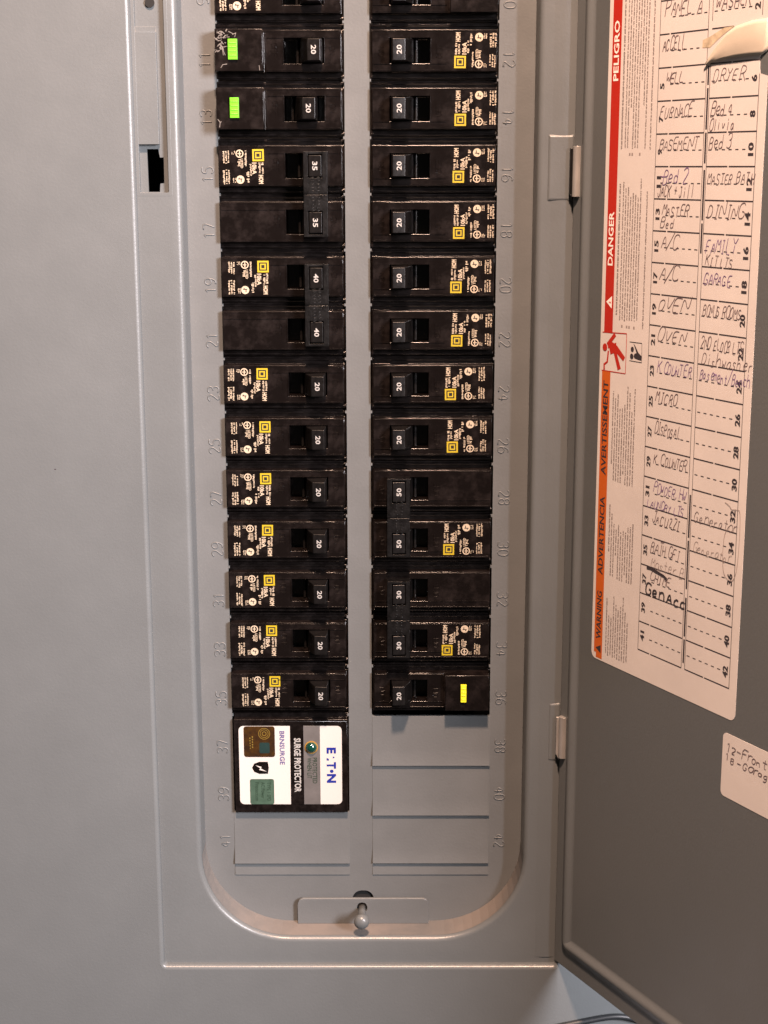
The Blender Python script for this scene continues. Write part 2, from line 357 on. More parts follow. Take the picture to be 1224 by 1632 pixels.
def knock(x0, x1, za, zb, name='knockout_plate'):
    mb = MB(); zm = za+(zb-za)*.66; s_ = 0.25
    P = [(za, 0.4), (za, -0.15), (zm, -0.3), (zb+1.3, -1.5), (zb+.9, -1.5), (zb+.7, .4)]
    mb.prism(P, lambda p, t: (t, p[1], p[0]), x0, x1); return mb.build(name, PAINT2, dead, bevel=.12, seg=1)
knock(5.9, 65.2, ZR0, kz[0]); knock(5.9, 65.2, kz[0], kz[1]); knock(5.9, 65.2, kz[1], kz[2]); knock(-64.7, -5.9, ZL0, kz[2]-0.1)
for x0, x1 in ((5.9, 65.2), (-64.7, -5.9)):
    mb = MB(); P = [(kz[2], .4), (kz[2], -.1), (kz[3], -.55), (kz[3]-.4, .4)]
    mb.prism(P, lambda p, t: (t, p[1], p[0]), x0, x1); mb.build('knockout_tab', PAINT2, dead)
def numeral(n, x, z, sgn):
    """sgn +1: reads upward, -1: reads downward"""
    pls, wd = strokes(str(n), adv=5.6); k = 5.2/6; kz_ = 3.6/5.0; mb = MB()
    for pl in pls:
        pts = []
        for a, b in smooth_poly(pl, 1):
            a = (a-wd/2)*kz_; b = (b-3)*k
            pts.append((x-b*sgn, -0.02, z+a*sgn))
        tube(mb, pts, 0.34, k=6, squash=0.9)
    mb.build('embossed_number', PAINT2, dead, smooth=True)
for k in range(-1, 15):
    numeral(11+2*k if k >= 0 else 9, -69.6, 15.2-25.62*k, 1)
    numeral(12+2*k, 69.6 if k < 8 else 70.4, 15.4-25.62*k, -1)
numeral(41, -69.6, 15.2-25.62*15, 1); numeral(42, 70.6, 15.4-25.62*15, -1)

# latch bracket and screw at the foot of the recess
mb = MB(); a = at(474, 1432, -3.5); b = at(683, 1467, -3.5)
out = [(a.x, LZ0), (a.x, a.z-3), (a.x+.9, a.z-.9), (a.x+3, a.z), (b.x-3, a.z), (b.x-.9, a.z-.9), (b.x, a.z-3), (b.x, LZ0)]
cxm = at(577, 1445, -3.5)
slot = [(cxm.x+2.6*math.cos(t), cxm.z+2.9*math.sin(t)-.6) for t in [2*math.pi*i/20 for i in range(20)]]
sheet(out, [slot], -3.5, mb, thick=1.4)
mb.build('latch_bracket', PAINT2, panel, bevel=.3, seg=2)
mb = MB(); c = (cxm.x, cxm.z-1.0)
pr = [(1.9, -1), (1.9, -9), (1.9, -14.0), (2.2, -14.8), (3.3, -15.6), (3.8, -17), (3.9, -18.2), (3.3, -19.6), (2.0, -20.5), (.3, -20.8)]
tube(mb, [(c[0], y, c[1]) for r_, y in pr], [r_ for r_, y in pr], k=24); mb.build('latch_screw', PAINT, panel, smooth=True)

# raised bosses carrying the hinges
for ya, yb in ((213, 322), (1120, 1215)):
    mb = MB(); mb.box(at(874, ya, -19).x, 98.4, -18.7, -17.8, at(880, yb, -19).z, at(880, ya, -19).z, taper=.9, tz=1.3); mb.build('hinge_boss', PAINT, panel, bevel=.5, seg=4, ang=15)

# hinges
for ya, yb in ((232, 317), (1138, 1207)):
    za, zb = at(908, ya, -20).z, at(908, yb, -20).z
    h = empty('hinge', (98.6, -21.5, (za+zb)/2), parent=panel); L_ = (za-zb)/2
    mb = MB(); tube(mb, [(0.5, -1.4, -L_+1.0), (0.5, -1.4, L_-.3)], 2.0, k=18); mb.build('knuckle', STEEL, h, bevel=.15)
    mb = MB(); mb.box(-2.6, -0.6, -0.3, 1.8, -L_+2, L_-1.2); mb.prism([(-2.2, -L_+2), (-.6, -L_+2), (-1.1, -L_-.8)], lambda p, t: (p[0], t, p[1]), -.2, 1.2)
    mb.build('hinge_leaf', BLACK2 if ya < 500 else STEEL, h, bevel=.2)

# door
DZ0, DZ1, DU = -425.2, 262.0, 372.0
door = empty('door', (HX, HY, 0), parent=panel); tag(door, 'open grey steel door seen from its inner side')
door.rotation_euler = (0, 0, 0)
def dmb(mb, name, mats, parent=None, **k):
    for v in mb.v:  # from (u, h, z) written as x=u, y=-h to the door frame
        u, h, z = v.x, -v.y, v.z; P = EU*u+EN*h; v.x, v.y, v.z = P.x, P.y, z
    return mb.build(name, mats, parent or door, **k)
mb = MB(); mb.box(0, DU, 0, 1.3, DZ0, DZ1)
mb.box(0.0, 1.2, 1.3, 2.2, DZ0, DZ1)
dmb(mb, 'door_panel', PAINT, bevel=.5, seg=2)
mb = MB(); path = [(9.9, DZ1-14), (9.9, DZ0+15.5)]
for k in range(1, 6): path.append((9.9+2.4*(1-math.cos(R(18*k))), DZ0+15.5-2.4*math.sin(R(18*k))))
path += [(DU-14, DZ0+13.1), (DU-10, DZ0+17), (DU-10, DZ1-14), (9.9, DZ1-14)]
secs = []
for i, p in enumerate(path):
    a = path[i-1] if i else path[-2]; b = path[i+1] if i < len(path)-1 else path[1]
    t = Vector((b[0]-a[0], b[1]-a[1])); t.normalize(); n_ = Vector((-t.y, t.x))
    secs.append([(p[0]+n_.x*4.6*q, -1.9*(1+math.cos(math.pi*q))/2+(.03 if abs(q) > .99 else -.01), p[1]+n_.y*4.6*q) for q in [i/16 for i in range(16, -17, -1)]])
secs = secs[:-1]; nA = len(secs[0])
mb.add([p for s_ in secs for p in s_], [(i*nA+j+1, ((i+1) % len(secs))*nA+j+1, ((i+1) % len(secs))*nA+j, i*nA+j) for i in range(len(secs)) for j in range(nA-1)])
dmb(mb, 'stiffening_rib', PAINT, weld=False)

# ------------------------------------------------------------------ directory label stuck on the door
PU0, PU1, PZ0, PZ1 = 24.0, 124.2, -257.0, 118.0
lab = tag(empty('directory_label', (HX, HY, 0)), 'paper circuit directory with red and orange warning band stuck inside the open door', 'label')
nz0, nz1 = duv(1215, 117)[1], duv(1220, 34)[1]
mb = MB(); rr = rrect(PU0, PU1, PZ0, PZ1, 3.2, 5)
i_ = [i for i, p in enumerate(rr) if p[0] > PU1-.01 and p[1] < 0][0]
notch = [(PU1, nz0-1), (119.9, nz0), (119.4, nz0+5), (119.8, nz1-5), (121, nz1), (PU1, nz1+.6)]
outl = rr[:i_] if False else None
# order of rrect: top-right, top-left, bottom-left, bottom-right; the notch goes between the last and the first point
outl = rr + notch
sheet(outl, [], -0.16, mb, thick=.15)
dmb(mb, 'paper_sheet', PAPER, lab)
def prn(name, mats, fill, parent=lab, **k):
    mb = MB(); fill(mb); return dmb(mb, name, mats, parent, weld=False, **k)
HP = 0.22
fp = lambda u, z, h=0: (u, -(HP+h), z)
def rect(mb, u0, u1, z0, z1, mi=0, h=0): mb.face([fp(u0, z0, h), fp(u1, z0, h), fp(u1, z1, h), fp(u0, z1, h)], mi)
def vtext(mb, s, u0, u1, z0, z1, mi=0, bold=.02, h=.05):   # reads upward
    put_text(mb, s, lambda a, b: fp(u1-b*(u1-u0), z0+a*(z1-z0), h), mi, bold)
BU0, BU1 = 26.4, 32.6
zred = duv(960, 529)[1]; zpic = duv(960, 590)[1]
def f(mb):
    rect(mb, BU0+.2, BU1+.2, zred, PZ1-1.5)
prn('red_band', RED, f)
def f(mb):
    rect(mb, BU0-.4, BU1-.4, PZ0+3.2, zpic)
    rect(mb, BU0+1.2, BU1-.4, PZ0+.8, PZ0+3.2)
prn('orange_band', ORANGE, f)
def zz(px, py): return duv(px, py)[1]
def word(s, m, u0, u1, z0, z1, name, bold=.02):
    prn(name, m, lambda mb: vtext(mb, s, u0, u1, z0, z1, bold=bold))
word('PELIGRO', STICK, BU0+1.4, BU1-1.2, zz(983, 129), zz(983, 33), 'danger_word')
word('DANGER', STICK, BU0+1.4, BU1-1.2, zz(973, 423), zz(973, 337), 'danger_word')
def f(mb):
    za, zb = zz(970, 491), zz(970, 471); mb.face([fp(BU1-.9, za, .05), fp(BU1-.9, zb, .05), fp(BU0+1.2, (za+zb)/2, .05)])
prn('danger_triangle', STICK, f)
def f(mb):
    za, zb = zz(970, 487), zz(970, 476); rect(mb, BU0+3.2, BU1-2.4, (za+zb)/2-.35, (za+zb)/2+.35, h=.1); rect(mb, BU1-2.1, BU1-1.5, (za+zb)/2-.35, (za+zb)/2+.35, h=.1)
prn('danger_triangle_mark', RED, f)
def f(mb):
    za, zb = zz(951, 1038), zz(951, 1025); mb.face([fp(BU1-1.4, za, .05), fp(BU1-1.4, zb, .05), fp(BU0+.9, (za+zb)/2, .05)])
prn('warning_triangle', INK, f)
word('AVERTISSEMENT', INK, BU0+.9, BU1-1.6, zz(964, 757), zz(964, 606), 'warning_word')
word('ADVERTENCIA', INK, BU0+.9, BU1-1.6, zz(957, 915), zz(959, 790), 'warning_word')
word('WARNING', INK, BU0+.9, BU1-1.6, zz(952, 1017), zz(955, 941), 'warning_word')
# pictograms
def zp(x, y): return duv(940+x/10.2, 500+y/10.2)
def f(mb):
    def bar(pts, w_): ribbon(mb, [zp(*p) for p in pts], w_, lambda a, b, h: fp(a, b, .02+h))
    bar([(420, 335), (295, 505)], 2.0); bar([(300, 510), (370, 500), (430, 560), (565, 740)], 2.6); bar([(330, 590), (400, 560), (440, 560)], 4.4)
    bar([(410, 590), (440, 720), (485, 905)], 2.2); bar([(310, 600), (290, 780), (240, 820), (240, 905)], 1.1)
    c_ = zp(255, 540); mb.face([fp(c_[0]+1.7*math.cos(t), c_[1]+1.7*math.sin(t), .1) for t in [i*math.pi/6 for i in range(12)]])
    bar([(215, 295), (608, 325)], .4); bar([(608, 325), (585, 975)], .4); bar([(585, 975), (200, 915)], .4)
prn('red_pictogram', RED, f)
def f(mb):
    mb.face([fp(*zp(*p), .05) for p in [(720, 480), (745, 520), (800, 640), (850, 690), (845, 760), (790, 745), (735, 720), (720, 690), (735, 650), (770, 640)]])
    for c0, r_ in (((690, 690), 1.2), ((700, 575), 1.1)):
        c_ = zp(*c0); mb.face([fp(c_[0]+r_*math.cos(t), c_[1]+r_*math.sin(t), .08) for t in [i*math.pi/6 for i in range(12)]])
    for a, b in (((655, 455), (855, 480)), ((855, 480), (850, 795)), ((850, 795), (650, 760))): ribbon(mb, [zp(*a), zp(*b)], .25, lambda a, b, h: fp(a, b, .02+h))
prn('black_pictogram', INK, f)
# fine print: lines of unreadable words reading upward
def fine(mb, u0, u1, z0, z1, pitch=1.72, thick=.85, ragged=.2, bullets=False):
    u = u0; first = True
    while u < u1:
        z = z0+random.uniform(0, 1)+(random.uniform(0, ragged)*(z1-z0) if random.random() < .2 else 0); zt = z1-random.uniform(0, ragged)*(z1-z0)
        if bullets and random.random() < .4: rect(mb, u-.1, u+thick+.1, z0-2.6, z0-1.5)
        while z < zt:
            L_ = random.uniform(.8, 3.4)
            # each word is a run of small letter-like marks
            q = z
            while q < min(z+L_, zt):
                g_ = random.uniform(.28, .5); o1 = random.choice((0, 0, .22)); o2 = random.choice((0, 0, .22))
                rect(mb, u+o1, u+thick-o2, q, q+g_*.62); q += g_
            z += L_+random.uniform(.35, .6)
        u += pitch
def f(mb):
    fine(mb, 34.6, 35.4, zz(992, 238), 116, thick=1.1)
    fine(mb, 37.2, 52.5, zz(1000, 238), 116, bullets=True)
    fine(mb, 54.4, 55.4, zz(1045, 238), 116, thick=.9)
    fine(mb, 34.6, 35.4, zz(985, 505), zz(990, 282), thick=1.1)
    fine(mb, 37.2, 49.5, zz(990, 512), zz(1000, 282), bullets=True)
    fine(mb, 53.6, 54.6, zz(1025, 525), zz(1030, 290), thick=.9)
    fine(mb, 34.5, 51.0, zz(985, 770), zz(990, 612), ragged=.3)
    fine(mb, 34.5, 52.0, zz(985, 925), zz(990, 800), ragged=.4)
    fine(mb, 34.5, 50.0, zz(985, 1052), zz(990, 948), ragged=.45)
prn('fine_print', INKT, f)
# table
ZK = lambda k: 20.1-13.19*k
UA, UB, UC, UD = 58.7, 88.9, 91.2, 119.7
def f(mb):
    for k in range(-6, 21):
        t = .52
        cut = random.uniform(6, 9)
        rect(mb, UA, UA+cut, ZK(k)-t/2, ZK(k)+t/2); rect(mb, UA+cut+.8, UB, ZK(k)-t/2, ZK(k)+t/2)
        if k == 0: rect(mb, UC, 104, ZK(k)-t/2, ZK(k)+t/2)
        else: rect(mb, UC, UC+cut+4, ZK(k)-t/2, ZK(k)+t/2); rect(mb, UC+cut+4.8, UD, ZK(k)-t/2, ZK(k)+t/2)
    for u, w_ in ((UA, .3), (UB, .3), (UC, .3), (UD, .32)):
        rect(mb, u-w_/2, u+w_/2, ZK(20), ZK(0)-13 if u in (UC,) else (nz0 if u == UD else ZK(-6)), h=.01)
    for u in (UC, UD): rect(mb, u-.15, u+.15, ZK(0)+3, ZK(-6), h=.01)
    for a, b in ((1.05, 1.6), (1.7, 2.9), (3.0, 3.9), (4.1, 5.6), (5.7, 6.6), (14.2, 15.6), (15.7, 17.3), (17.6, 18.9), (19.0, 19.8)):
        rect(mb, UB+.75, UC-.55, ZK(b), ZK(a), h=.02)
    for k in range(-6, 20):
        z = ZK(k)-6.7
        a = 66.5
        while a < UB-1.5: rect(mb, a, a+1.9, z-.2, z+.2); a += 3.9
        if k == 0: continue
        a = UC+1.0
        while a < 113.5: rect(mb, a, a+1.9, z-.2, z+.2); a += 3.95
prn('directory_table', INK, f)
for k in range(-2, 20):
    n = 3+2*k
    if n > 0 and k not in (0, -1):
        s_ = str(n); L_ = 2.3*len(s_); c_ = ZK(k)-(7.2 if k < 4 else 6.2)
        word(s_, INK, 60.1, 62.9, c_-L_/2, c_+L_/2, 'directory_number', .03)
    if k != 0 and n+1 > 0:
        s_ = str(n+1); L_ = 2.5*len(s_); c_ = ZK(k)-6.6
        word(s_, INK, 115.4, 118.6, c_-L_/2, c_+L_/2, 'directory_number', .035)
def hand(s, u, z, width, h=4.6, w_=.38, m=PEN, slant=.32, jit=.38, name='handwriting', slope=0.0):
    pls, wd = strokes(s, jit, slant); k = h/6; kx = width/wd
    def f(mb):
        for pl in pls: ribbon(mb, [(u+a*kx, z+b*k+slope*a*kx) for a, b in smooth_poly(pl, 2)], w_*.78, lambda a, b, h_: fp(a, b, .06+h_))
    return prn(name, m, f)
L1 = lambda k: ZK(k)-6.4
hand('PANEL A', 61.5, L1(-1), 23, 6.0, .45, slant=.35); hand('WASHER', 92.5, L1(-1)+.3, 20, 5.2, .48)
hand('ACCELL', 61, L1(0), 14, 5.0, .45)
hand('WELL', 63.5, L1(1)+.2, 11, 3.8, .42); hand('DRYER', 93, L1(1)-.6, 18, 5.4, .36)
hand('FURNACE', 60.5, L1(2)-.3, 20, 5.0, .38, slant=.4); hand('Bed 4', 92.5, L1(2)-.4, 12, 5.2, .4); hand('Olivia', 92.2, ZK(3)+1.0, 14.5, 4.6, .42)
hand('BASEMENT', 61.0, L1(3)-.3, 24, 4.6, .38); hand('Bed 3', 92.2, L1(3), 12.5, 5.0, .4)
hand('-Bed 2', 61.5, L1(4)-.6, 17, 5.6, .42, PENP); hand('JACK + Jill', 61.0, ZK(5)+.8, 22.5, 5.0, .44); hand('MASTER BATH', 92.2, L1(4)-.2, 27, 4.4, .36)
hand('MASTER', 64.2, L1(5)-.4, 16.5, 4.6, .42); hand('Bed', 63.5, ZK(6)+1.3, 8, 4.2, .38); hand('DINING', 93, L1(5)-.6, 21, 5.2, .42)
hand('A/C', 64.5, L1(6)-.6, 11, 5.6, .4); hand('FAMILY', 93, L1(6)-.8, 18, 5.2, .38, PENP); hand('KIT LTS', 93, ZK(7)+.6, 16.5, 4.0, .36)
hand('A/C', 64.2, L1(7)-.6, 11.5, 5.6, .4); hand('GARAGE', 92.6, L1(7)-.6, 16.5, 4.8, .38, PENP)
hand('OVEN', 64, L1(8)-.1, 18, 5.6, .4, slant=.4); hand('BONUS ROOMS', 93, L1(8)+.1, 22.5, 4.4, .38)
hand('OVEN', 64, L1(9)-.1, 17.5, 5.4, .4, slant=.4); hand('2ND FLOOR LTS', 92.5, L1(9)-.2, 25.5, 4.6, .36); hand('Dishwasher', 93.5, ZK(10)-.2, 30, 4.9, .36, slope=.02)
hand('K.COUNTER', 65.0, L1(10)-.1, 22.5, 4.4, .36, PENP); hand('Basement/Bench', 93.0, L1(10)+.3, 30, 4.6, .36, PENP)
hand('MICRO', 64.5, L1(11)+.4, 14.5, 4.6, .44)
hand('DISPOSAL', 65, L1(12)-.3, 16.5, 4.6, .38)
hand('K.COUNTER', 64.8, L1(13)-.2, 21.5, 4.4, .38)
hand('POWDER,HW', 65.5, L1(14)+.4, 21.5, 4.2, .34, PENP); hand('LAUNDRY LTS', 61.5, ZK(15)+.2, 24.5, 3.6, .34, PENP); hand('Generator', 93, ZK(15)-.2, 26.5, 4.6, .3)
hand('JACUZZI', 65.5, L1(15)+.2, 18.5, 4.6, .42); hand('Generator', 93.4, ZK(16)-.1, 24, 4.4, .26, PENC)
hand('BATH GFI', 65.0, L1(16)-.1, 19.5, 4.8, .36); hand('Master B', 65.5, ZK(17)-.1, 22, 4.8, .26, PENC)
hand('CHIME', 65.5, L1(17)+.6, 13.5, 3.8, .36)
def f(mb):
    ribbon(mb, [(63, L1(17)+5.6), (66, L1(17)+5.9), (70, L1(17)+5.2), (75, L1(17)+4.4), (77, L1(17)+3.4)], 1.3, lambda a, b, h: fp(a, b, .09+h))
prn('crossing_out', INK, f)
hand('Gen', 62.8, ZK(18)+.6, 13, 5.2, 1.0, INK, jit=.18, slant=.1); hand('Acc', 77.5, ZK(18)-.2, 12, 5.0, 1.0, INK, jit=.18, slant=.1)
def f(mb):
    ribbon(mb, smooth_poly([(112, ZK(14)-1.6), (115, ZK(14)-2.6), (116, ZK(14)-4), (119, ZK(14)-3.4), (121.8, ZK(14)-3.2), (121.5, ZK(16)), (119.5, ZK(16)-6.5), (117, ZK(16)-7.5), (113, ZK(16)-5.5), (112, ZK(16)+2), (112.3, ZK(15)-2), (115, ZK(15)+2.2)], 2), .26, lambda a, b, h: fp(a, b, .06+h))
prn('pen_loop', PENC, f)
# torn and folded-over strip at the upper right of the label
top = [(1226, 27), (1222, 29), (1200, 32), (1174, 41), (1157, 54), (1141, 74), (1129, 92), (1122, 104)]
bot = [(1226, 78), (1214, 87.5), (1195, 89), (1175, 91), (1157, 94), (1141, 97), (1131, 100), (1122.5, 104.5)]
lift = [.2, .7, 1.1, 1.2, 1.1, 1.0, .9, .8]
mb = MB(); grid = []
for t_, b_, h_ in zip(top, bot, lift):
    col_ = []
    for j in range(9):
        s_ = j/8; hh = h_+.5*math.sin(s_*math.pi)
        u_, z_ = duv(t_[0]*(1-s_)+b_[0]*s_, t_[1]*(1-s_)+b_[1]*s_, hh); col_.append((u_, -hh, z_))
    grid.append(col_)
for A, B in zip(grid, grid[1:]):
    for j in range(8): mb.face([A[j], B[j], B[j+1], A[j+1]])
o = dmb(mb, 'torn_flap', BACK, lab, smooth=True); tag(o, 'torn strip of the directory folded over to show its cream back')
so = o.modifiers.new('thick', 'SOLIDIFY'); so.thickness = .00018
def f(mb):
    pts = [(1120, 76), (1121, 64), (1133, 58), (1155, 44), (1172, 41), (1160, 50), (1146, 62), (1132, 76)]
    mb.face([fp(*duv(*p), .03) for p in pts])
prn('torn_residue', GLUE, f)

# ------------------------------------------------------------------ handwritten note
note = tag(empty('handwritten_note', (HX, HY, 0)), 'small paper note with handwriting stuck on the door below the directory', 'note')
nu0, nzt = duv(1153, 1170); nzb = duv(1150, 1262)[1]-1.2
mb = MB(); sheet(rrect(117.6, 172, nzb, nzt+1.2, 2.2, 5), [], -.16, mb, thick=.15); dmb(mb, 'note_paper', PAPER, note)
def hand2(s, px, py, width, h, w_=.36):
    u, z = duv(px, py); pls, wd = strokes(s, .5, .15); k = h/6; kx = width/wd
    def f(mb):
        for pl in pls: ribbon(mb, [(u+a*kx, z+b*k) for a, b in smooth_poly(pl, 1)], w_, lambda a, b, h_: fp(a, b, .06+h_))
    prn('handwriting', PEN, f, note)
hand2('12-Front', 1157, 1196, 24, 3.7, .36); hand2('18-Garage', 1156, 1211, 29, 3.4, .36)

# ------------------------------------------------------------------ circuit breakers
ROWZ = {-1: 44.3}
for k_, z_ in enumerate([18.75, -6.71, -32.16, -57.59, -82.85, -107.91, -133.4, -158.8, -184.1, -209.5, -234.8, -260.6, -286.6]): ROWZ[k_] = z_
ROWZ[-1] = 44.2
ROWZ = {k: z+(z+32.1)/726*1.5 for k, z in ROWZ.items()}
FH = 9.15   # half height of the face
# breaker frame: x from the centre side outward (0..58.6), z up, y towards the back; left ones are turned by 180 degrees
def body_mesh(kind):
    hz_ = 5.6
    xs = [0.3, 1.3, 20.2 if kind != 'module' else 20.2, 27.6, 36.2, 57.6, 58.4]
    zs = [-12.6, -11.9, -10.9, -FH, -hz_, hz_, FH, 10.9, 11.9, 12.6]
    xs = [0.3, 1.2, 9.0, 27.4, 35.6, 36.4, 57.9, 58.4]
    fr = -3.5; md = {'module': -7.5, 'tall': -9.5}.get(kind, -3.5)
    side = [1.4, .6, 1.6]
    D = []
    for j in range(len(zs)-1):
        zc = (zs[j]+zs[j+1])/2
        row = []
        for i in range(len(xs)-1):
            xc = (xs[i]+xs[i+1])/2
            if abs(zc) > 11.9: d = 2.4
            elif abs(zc) > 10.9: d = 0.9
            elif abs(zc) > FH: d = 2.0
            else:
                d = fr
                if xc > 36.4: d = md
                elif xc > 35.6 and kind != 'plain': d = fr+.9
                if 9.0 < xc < 27.4 and abs(zc) < hz_: d = 7.0
                if xc < 1.2 or xc > 57.9: d = 1.6
            row.append(d)
        D.append(row)
    mb = stepped(xs, zs, D, 14)
    # raised rail along the outer side of the face, and the shallow edge line beside the handle window
    return mb
def build_body(kind):
    mb = body_mesh(kind)
    o = mb.build('body', BLACK, None, bevel=1.0, seg=4)
    return o
def trims(kind):
    """thin moulded lines on the face and the embossed OFF / ON"""
    mb = MB()
    zl = -5.7
    def bar(x0, x1, z0, z1, d=.3): mb.box(x0, x1, -3.5-d, -3.4, z0, z1, taper=.08)
    bar(1.6, 8.8, zl-.2, zl+.2); bar(27.6, 35.0, zl-.2, zl+.2); bar(27.5, 27.9, zl, 5.6)
    if kind == 'bare': bar(36, 57.4, zl-.2, zl+.2)
    for zz_ in (-8.55, 8.35): bar(1.6, 35.3 if kind == 'module' else 57.3, zz_, zz_+.26, .16)
    bar(8.6, 9.0, -5.7, 5.6); bar(9.0, 27.6, -6.1, -5.75)
    for s, x, z0 in (('OFF', 31.6, -3.4), ('ON', 5.2, -2.2)):
        pls, wd = strokes(s)
        for pl in pls: tube(mb, [(x+1.2-b*.42, -3.5, z0+a*.42) for a, b in pl], .16, k=4)
    return mb.build('moulding', BLACK, None)
def handle_mesh(shift=0.0, tall=5.35):
    mb = MB(); s_ = shift
    P = [(9.5+s_, 5.0), (9.7+s_, -5.0), (10.3+s_, -12.2), (16.2+s_, -11.6), (19.0+s_, -5.5), (20.8+s_, 5.0)]
    mb.box(20.6+s_, 22.0+s_, 1.0, 5.5, -tall, tall, taper=.1)
    n = len(P)
    V = []
    for t in (-1, 1):
        for x, y in P:
            k = tall-(0.55 if y < -8 else 0); V.append((x, y, t*k))
    mb.add(V, [tuple(range(n)), tuple(range(2*n-1, n-1, -1))]+[(i, i+n, (i+1) % n+n, (i+1) % n) for i in range(n)])
    return mb
def amp_mesh(s, shift=0.0, y0=-12.2, y1=-11.6, x0=10.3, x1=16.2):
    mb = MB(); L_ = 4.0; hx = 2.35; cx = (x0+x1)/2+.1+shift; sl = (y1-y0)/(x1-x0)
    def fn(a, b):
        x = cx+hx/2-b*hx; return (x, y0+sl*(x-x0-shift)-.06, -L_/2+a*L_)
    put_text(mb, s, fn, 0, .02); return mb
def label_mesh(seed=3):
    """the printed rating block: x from the yellow emblem outwards, reads upward"""
    mb = MB(); y = -3.57; random.seed(seed)
    def rc(x0, x1, z0, z1, mi, d=0): mb.face([(x0, y-d, z0), (x1, y-d, z0), (x1, y-d, z1), (x0, y-d, z1)], mi)
    rc(0, 5.3, 0, 5.4, 1)
    for a, b in (((.75, 1.3), (.8, 4.6)), ((4.0, 4.55), (.8, 4.6)), ((1.3, 4.0), (.8, 1.35)), ((1.3, 4.0), (4.05, 4.6))): rc(a[0], a[1], b[0], b[1], 2, .02)
    rc(1.95, 3.45, 1.95, 3.45, 2, .02)
    def tx(s, x0, x1, z0, z1, bold=.02): put_text(mb, s, lambda a, b: (x1-b*(x1-x0), y-.01, z0+a*(z1-z0)), 0, bold)
    def gr(x0, x1, z0, z1, n=2):
        p = (x1-x0)/n
        for i in range(n):
            z = z0+random.uniform(0, .3)
            while z < z1-.2:
                l = random.uniform(.22, .5); o1 = random.choice((0, 0, p*.2)); o2 = random.choice((.62, .78, .5))
                if random.random() > .12: rc(x0+i*p+o1*.6, x0+i*p+p*o2, z, min(z1, z+l), 0)
                z += l+random.choice((.16, .2, .3))
    tx('HOM', .5, 2.7, 11.6, 15.6, .04)
    gr(.3, 3.0, 5.9, 11.0, 2)
    tx('10kA', 3.5, 5.6, 6.0, 11.3, .03)
    gr(5.8, 7.1, 6.6, 12.0, 1); gr(7.0, 8.6, 10.0, 15.0, 1)
    gr(8.0, 9.2, .4, 7.5, 1)
    for k in range(16):    # listing ring and mark
        a0, a1 = 2*math.pi*k/16, 2*math.pi*(k+1)/16
        for cz, r0, r1 in ((1.9, 1.35, 1.85), (13.6, .02, 1.9)):
            mb.face([(11.2+r*math.cos(a), y, cz+r*math.sin(a)) for r, a in ((r0, a0), (r1, a0), (r1, a1), (r0, a1))], 0)
    rc(10.9, 11.4, .7, 3.1, 0); rc(10.4, 12.2, 1.7, 2.1, 0, .01); rc(10.2, 12.2, 13.1, 13.5, 2, .02); rc(10.6, 11.0, 13.5, 14.6, 2, .02); rc(11.5, 11.9, 12.6, 13.3, 2, .02)
    tx('LISTED', 9.7, 10.9, 4.2, 8.4, .02); gr(11.0, 12.6, 4.4, 8.0, 1)
    gr(13.3, 14.9, 12.8, 15.2, 2); gr(13.3, 15.0, .4, 2.2, 3)
    gr(16.0, 19.4, 9.0, 15.6, 3); gr(16.0, 19.2, .4, 6.2, 3)
    return mb.build('rating_label', [CREAM, YELLOW, DARK], None, weld=False)
def proto(o):
    m, mods = o.data, [(md.type, md) for md in o.modifiers]
    COL.objects.unlink(o); return o
P_BODY = {k: proto(build_body(k)) for k in ('plain', 'module', 'tall')}
P_TRIM = {'plain': proto(trims('plain')), 'bare': proto(trims('bare')), 'module': proto(trims('module'))}; P_TRIM['tall'] = P_TRIM['module']
P_LABELS = [proto(label_mesh(q)) for q in (3, 8, 15, 21, 34)]; random.seed(11)
P_HANDLE = proto(handle_mesh().build('handle', BLACK2, None, bevel=.35, seg=2))
_amp = {}
def amp(s):
    if s not in _amp: _amp[s] = proto(amp_mesh(s).build('amp_number', WHITE, None, weld=False))
    return _amp[s]
def inst(p, parent, loc=(0, 0, 0), sx=1.0):
    o = p.copy(); COL.objects.link(o); o.parent = parent; o.location = Vector(loc)*S; return o
def btn(x0, x1, z0, z1, m, parent, dy=0):
    mb = MB(); mb.box(x0, x1, -10.2, -8.8, z0, z1, taper=.15); n = 4
    for i in range(1, n+1):
        z = z0+(z1-z0)*i/(n+1); mb.box(x0+.4, x1-.4, -10.45, -10.15, z-.28, z+.28, taper=.08)
    for v in mb.v: v.y += dy
    return mb.build('test_button', m, parent, bevel=.12, seg=1)
XR, XL = 5.9, -5.9
def breaker(row, side, ampv='20', kind='plain', label_px=None, hshift=0.0, button=None, desc='', frame=None, twin=False, lab_dz=0.0):
    z = ROWZ[row]
    right = side == 'R'
    root = frame or tag(empty('circuit_breaker', (XR if right else XL, 0, z), None if right else (0, math.pi, 0)), desc, 'circuit breaker', 'circuit breakers set in the panel')
    dz = 0 if not frame else (z*S-root.location.z)/S*(1 if right else -1)
    inst(P_BODY[kind], root, (0, 0, dz)); inst(P_TRIM['bare' if kind == 'plain' and not label_px else kind], root, (0, 0, dz))
    h = inst(P_HANDLE, root, (hshift, 0, dz)); a = inst(amp(ampv), h)
    if label_px:
        x = abs(at(label_px, 500, -5).x-(XR if right else XL)); lb = inst(P_LABELS[(row*2+(1 if right else 0)) % 5], root, (x+random.uniform(-.12, .12), 0, dz-7.7+lab_dz+random.uniform(-.15, .15))); lb.rotation_euler[1] = R(random.uniform(-.7, .7))
    if button:
        x0, x1 = sorted((abs(at(button[0], 500, -10).x-(XR if right else XL)), abs(at(button[1], 500, -10).x-(XR if right else XL))))
        btn(x0, x1, *button[2:4], button[4], root, 1.5 if kind == 'module' else -.5)
    return root
def D(s): return s
